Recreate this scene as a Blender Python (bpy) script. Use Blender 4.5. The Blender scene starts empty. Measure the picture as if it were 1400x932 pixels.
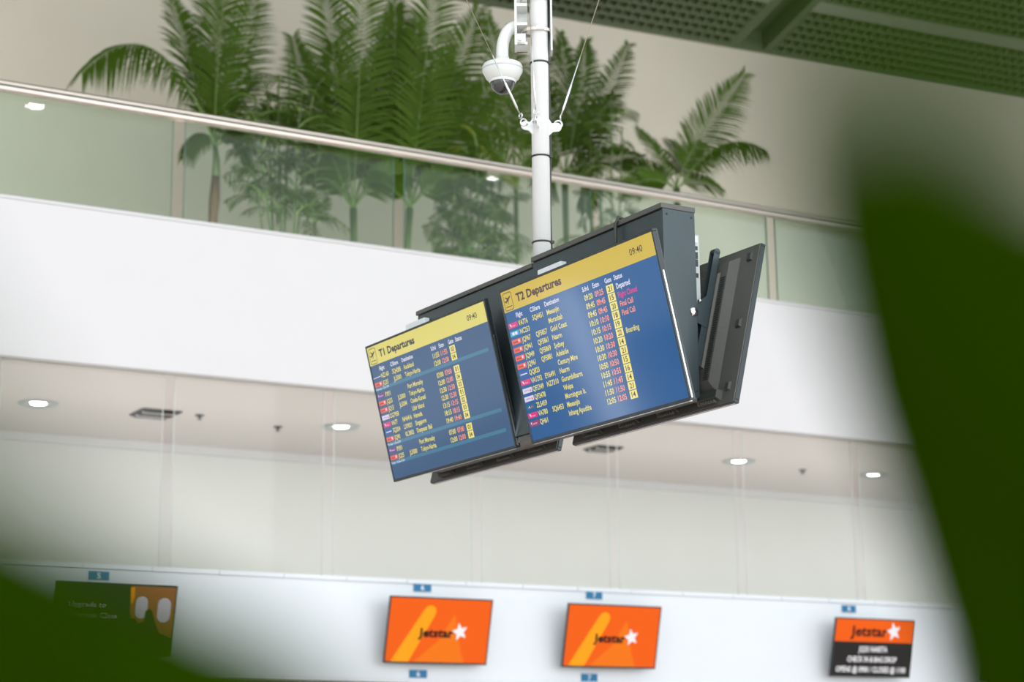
import bpy, math, random
from mathutils import Vector, Matrix
random.seed(7)
C = bpy.data.collections.new('scene'); bpy.context.scene.collection.children.link(C)
S = bpy.context.scene
PI = math.pi

# ------------------------------------------------------------ camera
FPX = 2720.0; PITCH = math.atan(602/FPX); ROLL = 0.010; YAW = math.radians(-30.16)
_f = Vector((0, math.cos(PITCH), math.sin(PITCH))); _r = Vector((1, 0, 0)); _u = _r.cross(_f)
_c, _s = math.cos(ROLL), math.sin(ROLL)
_r2 = _r*_c - _u*_s; _u2 = _r*_s + _u*_c
RY = Matrix.Rotation(YAW, 3, 'Z')
CR, CU, CF = RY @ _r2, RY @ _u2, RY @ _f
CAM = Vector((0, 0, 1.6))
cd = bpy.data.cameras.new('camera'); cam = bpy.data.objects.new('camera', cd); C.objects.link(cam)
M3 = Matrix((CR, CU, -CF)).transposed()
cam.matrix_world = Matrix.Translation(CAM) @ M3.to_4x4()
cd.sensor_width = 36; cd.lens = FPX*36/1400; cd.clip_start = 0.02; cd.clip_end = 200
cd.dof.use_dof = True; cd.dof.focus_distance = 7.9; cd.dof.aperture_fstop = 2.8
S.camera = cam

def at(px, py, Y):                       # the point of the plane Y = const seen at a pixel of the photograph
    d = CR*((px-700)/FPX) - CU*((py-466)/FPX) + CF
    return CAM + d*(Y/d.y)
def at_d(px, py, dist):                  # the point at a distance along a pixel's ray
    d = CR*((px-700)/FPX) - CU*((py-466)/FPX) + CF
    return CAM + d*dist

# ------------------------------------------------------------ world and exposure
w = bpy.data.worlds.new('sky'); S.world = w; w.use_nodes = True
bg = w.node_tree.nodes['Background']; bg.inputs[0].default_value = (0.93, 0.975, 1.0, 1); bg.inputs[1].default_value = 0.9
S.view_settings.view_transform = 'Standard'; S.view_settings.look = 'None'
S.view_settings.gamma = 1; S.view_settings.use_curve_mapping = False
EXPO = 0.62
S.view_settings.exposure = EXPO
# daylight of the glazed hall front, behind the photographer
ld = bpy.data.lights.new('hall_front_daylight', 'AREA'); ld.shape = 'RECTANGLE'; ld.size = 34; ld.size_y = 10; ld.energy = 2000; ld.color = (.97, .985, 1)
lo = bpy.data.objects.new('hall_front_daylight', ld); C.objects.link(lo); lo.location = (2, -13, 6.5); lo.rotation_euler = (math.radians(90), 0, 0)
# strip lamps lying on the low ceiling behind the check-in bulkhead
ld = bpy.data.lights.new('soffit_fill', 'AREA'); ld.shape = 'RECTANGLE'; ld.size = 40; ld.size_y = .5; ld.energy = 190; ld.color = (1, .97, .94)
lo = bpy.data.objects.new('soffit_fill', ld); C.objects.link(lo); lo.location = (8, 16.6, 2.62); lo.rotation_euler = (math.radians(180), 0, 0)

# added fill light hidden behind the balcony edge, brightens the upper wall
ld = bpy.data.lights.new('upper_wall_fill', 'AREA'); ld.shape = 'RECTANGLE'; ld.size = 40; ld.size_y = .12; ld.energy = 440; ld.color = (1, .95, .88)
lo = bpy.data.objects.new('upper_wall_fill', ld); C.objects.link(lo); lo.location = (8, 15.95, 6.2); lo.rotation_euler = (math.radians(128), 0, 0)

# ------------------------------------------------------------ materials
def srgb(r, g, b):
    f = lambda c: (c/255/12.92 if c/255 <= .04045 else ((c/255+.055)/1.055)**2.4)
    return (f(r), f(g), f(b), 1)
MATS = {}
def mat(name, col, rough=.6, metal=0., noise=0., nscale=20., bump=0., spec=.5, emit=None, estr=1., transl=0.):
    m = bpy.data.materials.new(name); m.use_nodes = True; nt = m.node_tree; N = nt.nodes; Lk = nt.links
    p = N['Principled BSDF']; p.inputs['Base Color'].default_value = col; p.inputs['Roughness'].default_value = rough
    p.inputs['Metallic'].default_value = metal; p.inputs['Specular IOR Level'].default_value = spec
    if emit: p.inputs['Emission Color'].default_value = emit; p.inputs['Emission Strength'].default_value = estr
    if noise or bump:
        tc = N.new('ShaderNodeTexCoord'); nz = N.new('ShaderNodeTexNoise'); nz.inputs['Scale'].default_value = nscale; nz.inputs['Detail'].default_value = 4
        Lk.new(tc.outputs['Object'], nz.inputs['Vector'])
        if noise:
            mx = N.new('ShaderNodeMix'); mx.data_type = 'RGBA'
            mx.inputs[6].default_value = tuple(c*(1-noise) for c in col[:3])+(1,); mx.inputs[7].default_value = tuple(min(1, c*(1+noise)) for c in col[:3])+(1,)
            Lk.new(nz.outputs['Fac'], mx.inputs[0]); Lk.new(mx.outputs[2], p.inputs['Base Color'])
        if bump:
            b = N.new('ShaderNodeBump'); b.inputs['Strength'].default_value = bump; b.inputs['Distance'].default_value = .01
            Lk.new(nz.outputs['Fac'], b.inputs['Height']); Lk.new(b.outputs[0], p.inputs['Normal'])
    if transl:
        tr = N.new('ShaderNodeBsdfTranslucent'); tr.inputs[0].default_value = (min(1, col[0]*1.5), min(1, col[1]*1.6), col[2]*.6, 1)
        ms = N.new('ShaderNodeMixShader'); ms.inputs[0].default_value = transl
        Lk.new(p.outputs[0], ms.inputs[1]); Lk.new(tr.outputs[0], ms.inputs[2]); Lk.new(ms.outputs[0], N['Material Output'].inputs[0])
    MATS[name] = m; return m
def glass(name, tint, rough=.02, boost=1.):
    m = bpy.data.materials.new(name); m.use_nodes = True; nt = m.node_tree; N = nt.nodes; Lk = nt.links
    N.remove(N['Principled BSDF'])
    t = N.new('ShaderNodeBsdfTransparent'); t.inputs[0].default_value = tint+(1,)
    g = N.new('ShaderNodeBsdfGlossy'); g.inputs['Roughness'].default_value = rough
    fr = N.new('ShaderNodeFresnel'); fr.inputs[0].default_value = 1.5
    ml = N.new('ShaderNodeMath'); ml.operation = 'MULTIPLY'; ml.inputs[1].default_value = boost
    ms = N.new('ShaderNodeMixShader'); Lk.new(fr.outputs[0], ml.inputs[0]); Lk.new(ml.outputs[0], ms.inputs[0])
    Lk.new(t.outputs[0], ms.inputs[1]); Lk.new(g.outputs[0], ms.inputs[2]); Lk.new(ms.outputs[0], N['Material Output'].inputs[0])
    return m
def screen_mat(name, col, estr=1.0, rough=.1, spec=.55):
    return mat(name, (.006, .008, .012, 1), rough=rough, spec=spec, emit=col, estr=estr/2**EXPO)

white_paint = mat('white_paint', (.68, .68, .69, 1), .55, noise=.02, nscale=3)
bulk_paint = mat('cool_white_panel', (.74, .79, .83, 1), .35, noise=.02, nscale=2)
soffit_paint = mat('soffit_paint', (.72, .68, .66, 1), .7, noise=.03, nscale=4)
back_paint = mat('back_wall_paint', (.72, .73, .70, 1), .6, noise=.03, nscale=2)
upper_paint = mat('upper_wall_plaster', (.49, .46, .385, 1), .8, noise=.05, nscale=1.5)
floor_mat = mat('terrazzo', (.74, .61, .55, 1), .35, noise=.12, nscale=60)
carpet_mat = mat('upper_floor', (.62, .60, .56, 1), .8, noise=.1, nscale=40)
ceil_metal = mat('ceiling_metal', (.085, .11, .06, 1), .5, metal=.3)
slat_mat = mat('slat_metal', (.095, .12, .065, 1), .5, metal=.2)
panel_metal = mat('panel_metal', (.20, .22, .18, 1), .5, metal=.2)
plenum_mat = mat('dark_plenum', (.012, .018, .008, 1), .9)
steel = mat('brushed_steel', (.66, .60, .54, 1), .28, metal=1., noise=.05, nscale=80)
chrome = mat('chrome', (.75, .76, .76, 1), .15, metal=1.)
bal_glass = glass('green_tinted_glass', (.885, .955, .915), .01, .6)
low_glass = glass('faint_tinted_glass', (.985, .995, .988), .02, .25)
glass_edge = mat('glass_edge', (.10, .20, .16, 1), .2)
soft_edge = mat('soft_edge', (.62, .66, .62, 1), .5)
dark_shadow = mat('shade_dark', (.05, .06, .06, 1), .6)  # near-black colour for the shade line at the glass base
pole_white = mat('pole_white_enamel', (.84, .88, .88, 1), .3, noise=.02)
cam_white = mat('camera_white_plastic', (.70, .73, .71, 1), .4)
black_tie = mat('black_plastic', (.03, .035, .03, 1), .5)
black_case = mat('black_casing', (.080, .082, .074, 1), .42, noise=.1, nscale=60, bump=.05)
house_mat = mat('charcoal_housing', (.042, .062, .070, 1), .35, metal=.3, noise=.1, nscale=8)
bezel_mat = mat('dark_bezel', (.03, .04, .045, 1), .22, metal=.4)
silver_mat = mat('silver_trim', (.55, .58, .6, 1), .2, metal=1.)
grey_box = mat('light_grey_box', (.45, .50, .50, 1), .4)
sticker = mat('grey_sticker', (.10, .12, .11, 1), .6)
smoke_dome = mat('smoked_dome', (.03, .035, .035, 1), .05, spec=1.)
lens_mat = mat('lens', (.01, .01, .012, 1), .05)
lamp_mat = mat('lamp_glow', (1, 1, 1, 1), .5, emit=(1, .98, .95, 1), estr=6)
hall_lamp = mat('hall_lamp_glow', (1, 1, 1, 1), .5, emit=(1, .98, .94, 1), estr=60)
sign_blue = mat('sign_blue', srgb(0, 112, 160), .4)
sign_white = mat('sign_white', (.75, .8, .82, 1), .4)
tv_case = mat('tv_casing', (.03, .035, .04, 1), .3)
vent_dark = mat('vent_dark', (.04, .04, .035, 1), .7)
pot_mat = mat('pot', (.12, .11, .10, 1), .5)
soil_mat = mat('soil', (.04, .03, .02, 1), .9, noise=.3)
leaf_a = mat('palm_leaf', (.048, .095, .005, 1), .6, spec=.2, noise=.35, nscale=5, transl=.25)
leaf_b = mat('bamboo_leaf', (.036, .072, .005, 1), .6, spec=.2, noise=.3, nscale=6, transl=.22)
leaf_c = mat('yellow_leaf', (.20, .24, .03, 1), .5, noise=.2, nscale=6, transl=.35)
rachis_mat = mat('leaf_rib', (.09, .15, .03, 1), .5)
trunk_green = mat('green_trunk', (.06, .095, .028, 1), .5, noise=.2, nscale=14)
trunk_brown = mat('brown_trunk', (.10, .065, .035, 1), .8, noise=.4, nscale=30, bump=.4)
near_leaf = mat('broad_leaf', (.020, .055, .0003, 1), .9, spec=.0, transl=.3)

# ------------------------------------------------------------ mesh helpers
class MB:
    def __init__(s): s.v = []; s.f = []; s.m = []; s.cur = 0; s.sm = []
    def add(s, vs, fs, smooth=False):
        b = len(s.v); s.v += [Vector(v) for v in vs]
        for f in fs: s.f.append([b+i for i in f]); s.m.append(s.cur); s.sm.append(smooth)
        return s
    def box(s, x0, x1, y0, y1, z0, z1, M=None):
        vs = [Vector((x, y, z)) for x in (x0, x1) for y in (y0, y1) for z in (z0, z1)]
        if M: vs = [M @ v for v in vs]
        return s.add(vs, [(0,1,3,2),(4,6,7,5),(0,4,5,1),(2,3,7,6),(0,2,6,4),(1,5,7,3)])
    def frustum(s, a, b, y0, y1):            # rectangles a,b = (x0,x1,z0,z1) at depth y0,y1
        q = lambda r, y: [(r[0], y, r[2]), (r[1], y, r[2]), (r[1], y, r[3]), (r[0], y, r[3])]
        return s.add(q(a, y0)+q(b, y1), [(0,1,2,3),(7,6,5,4),(0,4,5,1),(1,5,6,2),(2,6,7,3),(3,7,4,0)])
    def tube(s, pts, r, n=10, caps=True, smooth=True):
        pts = [Vector(p) for p in pts]; rs = r if isinstance(r, (list, tuple)) else [r]*len(pts)
        rings = []; up = None
        for i, p in enumerate(pts):
            t = (pts[min(i+1, len(pts)-1)]-pts[max(i-1, 0)]).normalized()
            if up is None: up = t.orthogonal().normalized()
            up = (up - t*up.dot(t)).normalized(); b = t.cross(up)
            rings.append([p + (up*math.cos(2*PI*k/n)+b*math.sin(2*PI*k/n))*rs[i] for k in range(n)])
        vs = [v for rg in rings for v in rg]; fs = []
        for i in range(len(pts)-1):
            for k in range(n): fs.append((i*n+k, i*n+(k+1)%n, (i+1)*n+(k+1)%n, (i+1)*n+k))
        s.add(vs, fs, smooth)
        if caps: b = len(s.v)-len(vs); s.f += [[b+k for k in range(n)][::-1], [b+(len(pts)-1)*n+k for k in range(n)]]; s.m += [s.cur]*2; s.sm += [False]*2
        return s
    def lathe(s, prof, c=(0,0,0), n=24, axis=None):   # prof: (r, z)
        c = Vector(c); vs = []; fs = []
        for r, z in prof:
            for k in range(n):
                v = Vector((r*math.cos(2*PI*k/n), r*math.sin(2*PI*k/n), z)); vs.append(c+(axis @ v if axis else v))
        for i in range(len(prof)-1):
            for k in range(n): fs.append((i*n+k, i*n+(k+1)%n, (i+1)*n+(k+1)%n, (i+1)*n+k))
        return s.add(vs, fs, True)
    def torus(s, c, R, r, ax, n=18, m=8):
        q = Vector((0,0,1)).rotation_difference(Vector(ax)); c = Vector(c)
        vs = []; fs = []
        for i in range(n):
            for j in range(m):
                a, b = 2*PI*i/n, 2*PI*j/m
                vs.append(c + q @ Vector(((R+r*math.cos(b))*math.cos(a), (R+r*math.cos(b))*math.sin(a), r*math.sin(b))))
        for i in range(n):
            for j in range(m): fs.append((i*m+j, ((i+1)%n)*m+j, ((i+1)%n)*m+(j+1)%m, i*m+(j+1)%m))
        return s.add(vs, fs, True)
    def prism(s, pts, y0, y1):               # polygon in x,z extruded in y
        n = len(pts)
        return s.add([(x, y0, z) for x, z in pts]+[(x, y1, z) for x, z in pts],
                     [tuple(range(n)), tuple(range(2*n-1, n-1, -1))]+[(i, i+n, (i+1)%n+n, (i+1)%n) for i in range(n)])
    def flat(s, pts, y):                     # one flat polygon facing -Y
        return s.add([(x, y, z) for x, z in pts], [tuple(range(len(pts)))])
    def mesh(s, name, mats, off=Vector((0,0,0))):
        me = bpy.data.meshes.new(name); me.from_pydata([v-off for v in s.v], [], s.f)
        for m in (mats if isinstance(mats, (list, tuple)) else [mats]): me.materials.append(m)
        me.polygons.foreach_set('material_index', s.m); me.polygons.foreach_set('use_smooth', s.sm); me.update()
        return me
    def build(s, name, mats, parent=None, bevel=0, label=None):
        off = Vector((0,0,0)); p = parent
        while p is not None: off += p.location if not p.get('_rot') else Vector((0,0,0)); p = p.parent
        if parent is not None:
            q = parent
            while q is not None:
                if q.get('_rot'): off = Vector((0,0,0))
                q = q.parent
        o = bpy.data.objects.new(name, s.mesh(name, mats, off)); C.objects.link(o); o.parent = parent
        if bevel:
            b = o.modifiers.new('bevel', 'BEVEL'); b.width = bevel; b.segments = 2; b.limit_method = 'ANGLE'
        if label: o['label'] = label
        return o
def tag(o, label, cat, group=None, kind=None):
    o['label'] = label; o['category'] = cat
    if group: o['group'] = group
    if kind: o['kind'] = kind
    return o
def thing(name, loc, label, cat, group=None, M=None):
    o = bpy.data.objects.new(name, None); C.objects.link(o); o.empty_display_size = .1
    if M is not None: o.matrix_world = M; o['_rot'] = 1
    else: o.location = loc
    return tag(o, label, cat, group)
def struct(o): o['kind'] = 'structure'; return o
def own(o): return o
_meas = {}
def text_geo(txt, bold=0.):
    k = (txt, bold)
    if k not in _meas:
        cu = bpy.data.curves.new('t', 'FONT'); cu.body = txt; cu.size = 1; cu.resolution_u = 2; cu.offset = bold
        ob = bpy.data.objects.new('t', cu); C.objects.link(ob)
        dg = bpy.context.evaluated_depsgraph_get(); me = bpy.data.meshes.new_from_object(ob.evaluated_get(dg))
        vs = [v.co.copy() for v in me.vertices]; fs = [tuple(p.vertices) for p in me.polygons]
        bpy.data.objects.remove(ob); bpy.data.curves.remove(cu); bpy.data.meshes.remove(me)
        xs = [v.x for v in vs]; _meas[k] = (vs, fs, min(xs), max(xs))
    return _meas[k]
CAPH = max(v.y for v in text_geo('H')[0])
print('CAPH', CAPH)
def put_text(mb, txt, x, z, cap, y, sx=.85, align='L', width=None, bold=0.):
    """x left (or right / centre) edge, z of the capitals' middle, cap height"""
    vs, fs, x0, x1 = text_geo(txt, bold); sc = cap/CAPH
    kx = sc*sx if width is None else width/(x1-x0)
    if align == 'L': ox = x-x0*kx
    elif align == 'R': ox = x-x1*kx
    else: ox = x-(x0+x1)/2*kx
    mb.add([(ox+v.x*kx, y, z-cap/2+v.y*sc) for v in vs], fs)

# ------------------------------------------------------------ the setting
XL, XR = -16., 32.
MB().box(XL, XR, -14, 20, -.1, 0).build('floor', floor_mat); struct(bpy.data.objects['floor'])
o = struct(MB().box(XL, XR, 19, 19.2, 0, 4.97).build('wall_back', back_paint))
o = struct(MB().box(XL, XR, 18.94, 19.0, 4.89, 4.97).build('lit_band', white_paint))  # white strip standing in for the lit top of the back wall
o = struct(MB().box(XL, XR, 15.62, 20.2, 4.97, 6.15).build('ceiling', [soffit_paint]))
o = struct(MB().box(XL, XR, 15.64, 20.0, 6.15, 6.17).build('floor_upper', carpet_mat))
fas = struct(MB().box(XL, XR, 15.5, 15.64, 4.97, 6.27).build('wall_balcony', white_paint))
MB().box(XL, XR, 15.49, 15.66, 6.272, 6.302).build('ledge', white_paint, fas, .006)
MB().box(XL, XR, 15.53, 15.61, 6.303, 6.315).build('shade_line', dark_shadow, fas)  # dark strip in place of the shade line under the glass
struct(MB().box(XL, XR, 20.0, 20.2, 6.17, 12.6).build('wall_upper', upper_paint))
# bulkhead over the check-in desks
bk = struct(MB().box(XL, XR, 15.5, 15.75, 2.47, 3.292).build('wall_bulkhead', bulk_paint))
cap = MB().box(-.289, .289, 15.485, 15.77, 3.294, 3.332).mesh('cap_strip', bulk_paint)
foot = MB().box(-.289, .289, 15.485, 15.76, 2.445, 2.468).mesh('foot_strip', bulk_paint)
for i in range(-14, 40):
    for me in (cap, foot):
        o = bpy.data.objects.new(me.name, me); C.objects.link(o); o.location = (.05+.583*i, 0, 0); o.parent = bk
lc = struct(MB().box(XL, XR, 15.76, 19, 2.50, 2.58).build('ceiling_low', mat('low_ceiling_paint', (.33, .27, .22, 1), .6)))

# ------------------------------------------------------------ upper ceiling with egg-crate panels
K = .30; KX = .034; Z0 = 11.05; X0 = 15.27
def cz(x, d): return Z0 + KX*(x-X0) + K*d      # ceiling height at distance d from the upper wall
uc = MB()
for (xa, xb, da, db, dz0, dz1) in [(XL, XR, 0, 9, .35, .45)]:
    uc.add([(x, 20-d, cz(x, d)+dz) for x in (xa, xb) for d in (da, db) for dz in (dz0, dz1)], [(0,1,3,2),(4,6,7,5),(0,4,5,1),(2,3,7,6),(0,2,6,4),(1,5,7,3)])
uco = struct(uc.build('ceiling_upper', plenum_mat))
def cbox(mb, xa, xb, da, db, dz0, dz1):
    return mb.add([(x, 20-d, cz(x, d)+dz) for x in (xa, xb) for d in (da, db) for dz in (dz0, dz1)], [(0,1,3,2),(4,6,7,5),(0,4,5,1),(2,3,7,6),(0,2,6,4),(1,5,7,3)])
cbox(MB(), XL, XR, .0, .05, -.01, .10).build('edge_trim', ceil_metal, uco)
for bx in (9.3, 15.3, 21.3):
    bm_ = MB(); cbox(bm_, bx-.36, bx-.20, .0, 9, .0, .30); cbox(bm_, bx+.22, bx+.34, .0, 9, .0, .30); cbox(bm_, bx-.2, bx+.22, .0, 9, .28, .30); cbox(bm_, bx-.2, bx+.22, .0, .03, .0, .28)
    bm_.build('channel_beam', ceil_metal, uco)
for (xa, xb) in ((9.64, 14.94), (15.64, 20.94)):
    for j, (da, db) in enumerate(((.05, .92), (1.14, 2.01), (2.23, 3.10), (3.32, 4.19))):
        cbox(MB(), xa, xb, db, db+.22, 0, .05).build('flat_panel', panel_metal, uco)
        for i in range(7):
            d = da+(db-da)*i/6; cbox(MB(), xa, xb, d-.012, d+.012, 0, .10).build('slat', slat_mat, uco)
        if j < 3:
            n = int((xb-xa)/.15)
            base = cbox(MB(), -.010, .010, 0, db-da, 0, .10)
            for v in base.v: v.y -= 20; v.z -= cz(0, 0)
            me = base.mesh('cross_slat', slat_mat)
            for i in range(n+1):
                x = xa+.03+(xb-xa-.06)*i/n
                o = bpy.data.objects.new('cross_slat', me); C.objects.link(o); o.location = (x, 20-da, cz(x, da)+.002); o.parent = uco

# ------------------------------------------------------------ beams above the frame that carry the pole and the hall lamps
hb = struct(MB().box(XL, XR, 6.85, 7.15, 12.0, 12.4).build('ceiling_beam', white_paint))
hb2 = struct(MB().box(XL, XR, 1.75, 2.3, 12.0, 12.3).build('ceiling_beam', white_paint))
for (x, y, rr, wh) in ((8.43, 1.88, .14, 'at the far left'), (16.6, 2.02, .14, 'left of the white pole'), (21.7, 2.13, .06, 'above the right end of the board')):
    t = thing('hall_downlight', (x, y, 11.9), 'round high hall downlight mirrored in the balcony glass '+wh, 'downlight', 'high hall downlights')
    MB().lathe([(rr+.03, 12.0), (rr+.03, 11.97), (rr, 11.96)], (x, y, 0), 20).build('trim_ring', white_paint, t)
    MB().lathe([(.0, 11.98), (rr, 11.98)], (x, y, 0), 20).build('lamp', hall_lamp, t)

# ------------------------------------------------------------ balustrade
bt = thing('glass_balustrade', (8, 15.57, 6.3), 'long frameless glass balustrade with twin steel rails on the white balcony', 'balustrade')
pitch = 2.12; first = 5.75
for i in range(-6, 10):
    xa, xb = first+pitch*i+.055, first+pitch*(i+1)-.055
    g = MB().box(xa, xb, 15.563, 15.577, 6.305, 7.235).build('glass_panel', bal_glass, bt)
    for x in (xa, xb): MB().box(x-.002, x+.002, 15.562, 15.578, 6.305, 7.235).build('polished_edge', glass_edge, g)
MB().tube([(XL, 15.49, 7.20), (XR, 15.49, 7.20)], .036, 16).build('handrail', steel, bt)
MB().tube([(XL, 15.60, 7.285), (XR, 15.60, 7.285)], .024, 14).build('top_rail', steel, bt)
br = MB().tube([(0, 15.49, 7.20), (0, 15.60, 7.285)], .008, 6).mesh('rail_bracket', steel, Vector((8, 15.57, 6.3)))
for i in range(-6, 10):
    o = bpy.data.objects.new('rail_bracket', br); C.objects.link(o); o.parent = bt; o.location = (first+pitch*i+1.06, 0, 0)

# glass screen between bulkhead and soffit
gs = thing('glass_screen', (8, 15.64, 3.285), 'faintly tinted tall glass screen standing on the check-in bulkhead', 'glass')
for i in range(-12, 14):
    xa, xb = 5.75+1.475*i+.05, 5.75+1.475*(i+1)-.05
    g = MB().box(xa, xb, 15.634, 15.646, 3.333, 4.968).build('glass_panel', low_glass, gs)
    for x in (xa, xb): MB().box(x-.002, x+.002, 15.633, 15.647, 3.333, 4.968).build('polished_edge', soft_edge, g)

# ------------------------------------------------------------ soffit fittings
dls = [(5.155, 17.386, 'left of the air vent, at the far left'), (8.098, 17.251, 'right of the air vent, left of the departures board'),
       (12.849, 17.242, 'just right of the departures board'), (14.81, 17.325, 'at the far right beside the blurred leaf')]
for x, y, wh in dls:
    t = thing('downlight', (x, y, 4.93), 'round lit soffit downlight '+wh, 'downlight', 'soffit downlights')
    MB().lathe([(.10, 4.97), (.165, 4.950), (.185, 4.966)], (x, y, 0), 28).build('trim_ring', grey_box, t)
    MB().lathe([(0, 4.962), (.07, 4.962), (.075, 4.968)], (x, y, 0), 20).build('lamp', lamp_mat, t)
def vent(x, y, lab, s=1):
    t = thing('air_vent', (x, y, 4.95), lab, 'vent')
    MB().box(x-.19*s, x+.19*s, y-.19*s, y+.19*s, 4.955, 4.969).build('frame', vent_dark, t)
    for k in range(6):
        yy = y-.15*s+.06*s*k
        MB().box(x-.16*s, x+.16*s, yy-.012, yy+.012, 4.938, 4.954).build('slat', soffit_paint if k % 3 == 1 else vent_dark, t)
vent(6.257, 17.355, 'square dark slatted air vent in the soffit left of the board')
vent(11.06, 17.17, 'air vent in the soffit just under the departures board', .8)
for x, y, lab in ((6.66, 17.28, 'tiny dark sprinkler head right beside the square air vent'), (7.557, 17.525, 'tiny dark sprinkler head alone, left of the second downlight'), (13.87, 17.43, 'tiny dark sprinkler head between the two right downlights')):
    t = thing('sprinkler_head', (x, y, 4.93), lab, 'sprinkler')
    MB().lathe([(.045, 4.969), (.04, 4.96), (.012, 4.955), (.012, 4.93), (.03, 4.928), (0, 4.925)], (x, y, 0), 12).build('body', vent_dark, t)
for x, lab in ((7.4, 'lit downlight at the bottom edge left of the sign under the first orange screen'), (8.29, 'lit downlight at the bottom edge under the first orange screen')):
    p = at(x*0+ (494 if x < 8 else 601), 931, 16.2); t = thing('low_downlight', (p.x, p.y, 2.47), lab, 'downlight')
    MB().lathe([(0, 2.492), (.07, 2.492), (.09, 2.499)], (p.x, p.y, 0), 16).build('lamp', lamp_mat, t)

# ------------------------------------------------------------ generic flat screen
def frame_matrix(origin, X, Z):
    Y = Z.cross(X); M = Matrix((X, Y, Z)).transposed().to_4x4(); M.translation = origin; return M
def outline(W, H, x, y):                    # from top-left metres to local x,z
    return (-W/2+x, H-y)
def monitor(name, M, W, H, label, cat, group, bg_mat, bez=.010, deep=True, mount=True, mount_dir=1):
    t = thing(name, (0,0,0), label, cat, group, M)
    fr = MB()
    d = .022
    for (xa, xb, za, zb) in ((-W/2, W/2, H-bez, H), (-W/2, W/2, 0, bez*1.3), (-W/2, -W/2+bez, bez*1.3, H-bez), (W/2-bez, W/2, bez*1.3, H-bez)):
        fr.box(xa, xb, 0, d, za, zb)
    bz = fr.build('bezel', bezel_mat, t, .002)
    if deep:
        MB().box(W/2, W/2+.0012, .006, .013, .01, H-.16).build('edge_strip', silver_mat, bz)
        MB().box(-W/2+.01, W/2-.01, .004, .015, -.0022, 0).build('edge_strip', silver_mat, bz)
    MB().box(-W/2+bez, W/2-bez, .003, .012, bez*1.3, H-bez).build('display', bg_mat, t)
    MB().box(-W/2+.003, W/2-.003, d, d+.004, .003, H-.003).build('back_plate', black_case, t)
    if not deep:
        MB().frustum((-W/2+.08, W/2-.08, .08, H-.08), (-W/2+.11, W/2-.11, .11, H-.11), d+.004, d+.04).build('rear_cover', black_case, t)
        return t
    # stepped rear housing
    y1 = d+.004
    rc = MB(); rc.frustum((-W/2+.115, W/2-.115, .055, H-.035), (-W/2+.150, W/2-.150, .100, H-.055), y1, y1+.026)
    rc.frustum((-W/2+.195, W/2-.195, .16, H-.09), (-W/2+.202, W/2-.202, .167, H-.097), y1+.026, y1+.034)
    cover = rc.build('rear_cover', black_case, t)
    for sx in (-1, 1):
        g = MB()
        for k in range(46):
            z = .11+(H-.22)*k/46
            g.box(sx*(W/2-.172)-.014, sx*(W/2-.172)+.014, y1+.022, y1+.029, z, z+.0045)
        g.build('vent_grille', black_tie, cover)
        for z in (.07, H*.5, H-.05):
            MB().frustum((sx*(W/2-.050)-.016, sx*(W/2-.050)+.016, z-.018, z+.018), (sx*(W/2-.050)-.011, sx*(W/2-.050)+.011, z-.013, z+.013), y1, y1+.010).build('screw_boss', black_tie, t)
    for k in range(4):
        x = -W*.36+W*.24*k
        v = MB(); v.frustum((x-.075, x+.075, .018, .060), (x-.06, x+.06, .030, .060), y1, y1+.020)
        vo = v.build('speaker_vent', black_tie, t)
        v = MB()
        for q in range(7): v.box(x-.05+q*.016, x-.05+q*.016+.006, y1+.003, y1+.018, .012, .0215)
        v.build('slot', black_case, vo)
    MB().box(-.305, -.262, y1+.034, y1+.0355, H*.62, H*.78).build('rating_plate', sticker, t)
    if mount:
        for sx in (-1, 1):
            x = sx*.330
            r = MB().box(x-.016, x+.016, y1+.035, y1+.039, .17, H-.005); r.box(x-.016, x-.013, y1+.039, y1+.062, .17, H-.005); r.box(x+.013, x+.016, y1+.039, y1+.062, .17, H-.005)
            r.tube([(x-.016, y1+.048, H-.005), (x+.016, y1+.048, H-.005)], .013, 10)
            ra = r.build('mount_rail', house_mat, t)
            pts = []
            for k in range(14):
                a = PI*k/13-PI/2
                pts.append((y1+.112+.026*math.cos(a), H*.56+.030*math.sin(a)))
            pts += [(y1+.06, H*.70), (y1+.04, H*.70), (y1+.04, H*.50)]
            pl = MB().add([(x-.019, p[0], p[1]) for p in pts]+[(x-.015, p[0], p[1]) for p in pts],
                          [tuple(range(len(pts))), tuple(range(2*len(pts)-1, len(pts)-1, -1))]+[(i, (i+1) % len(pts), (i+1) % len(pts)+len(pts), i+len(pts)) for i in range(len(pts))])
            pl.build('tilt_plate', house_mat, ra)
            for (yy, zz, rr) in ((y1+.112, H*.56, .020), (y1+.095, H*.64, .008)):
                MB().lathe([(0, .014), (rr*.6, .012), (rr, .006), (rr, 0)], (x-.019, yy, zz), 14, Matrix.Rotation(-PI/2, 3, 'Y')).build('bolt', chrome, ra)
            for xq in (x-.019, x+.015):
                MB().lathe([(0, .014), (.010, .012), (.017, .006), (.017, 0)], (x+.019, y1+.112, H*.56), 14, Matrix.Rotation(PI/2, 3, 'Y')).build('bolt', chrome, ra); break
    return t

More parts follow.
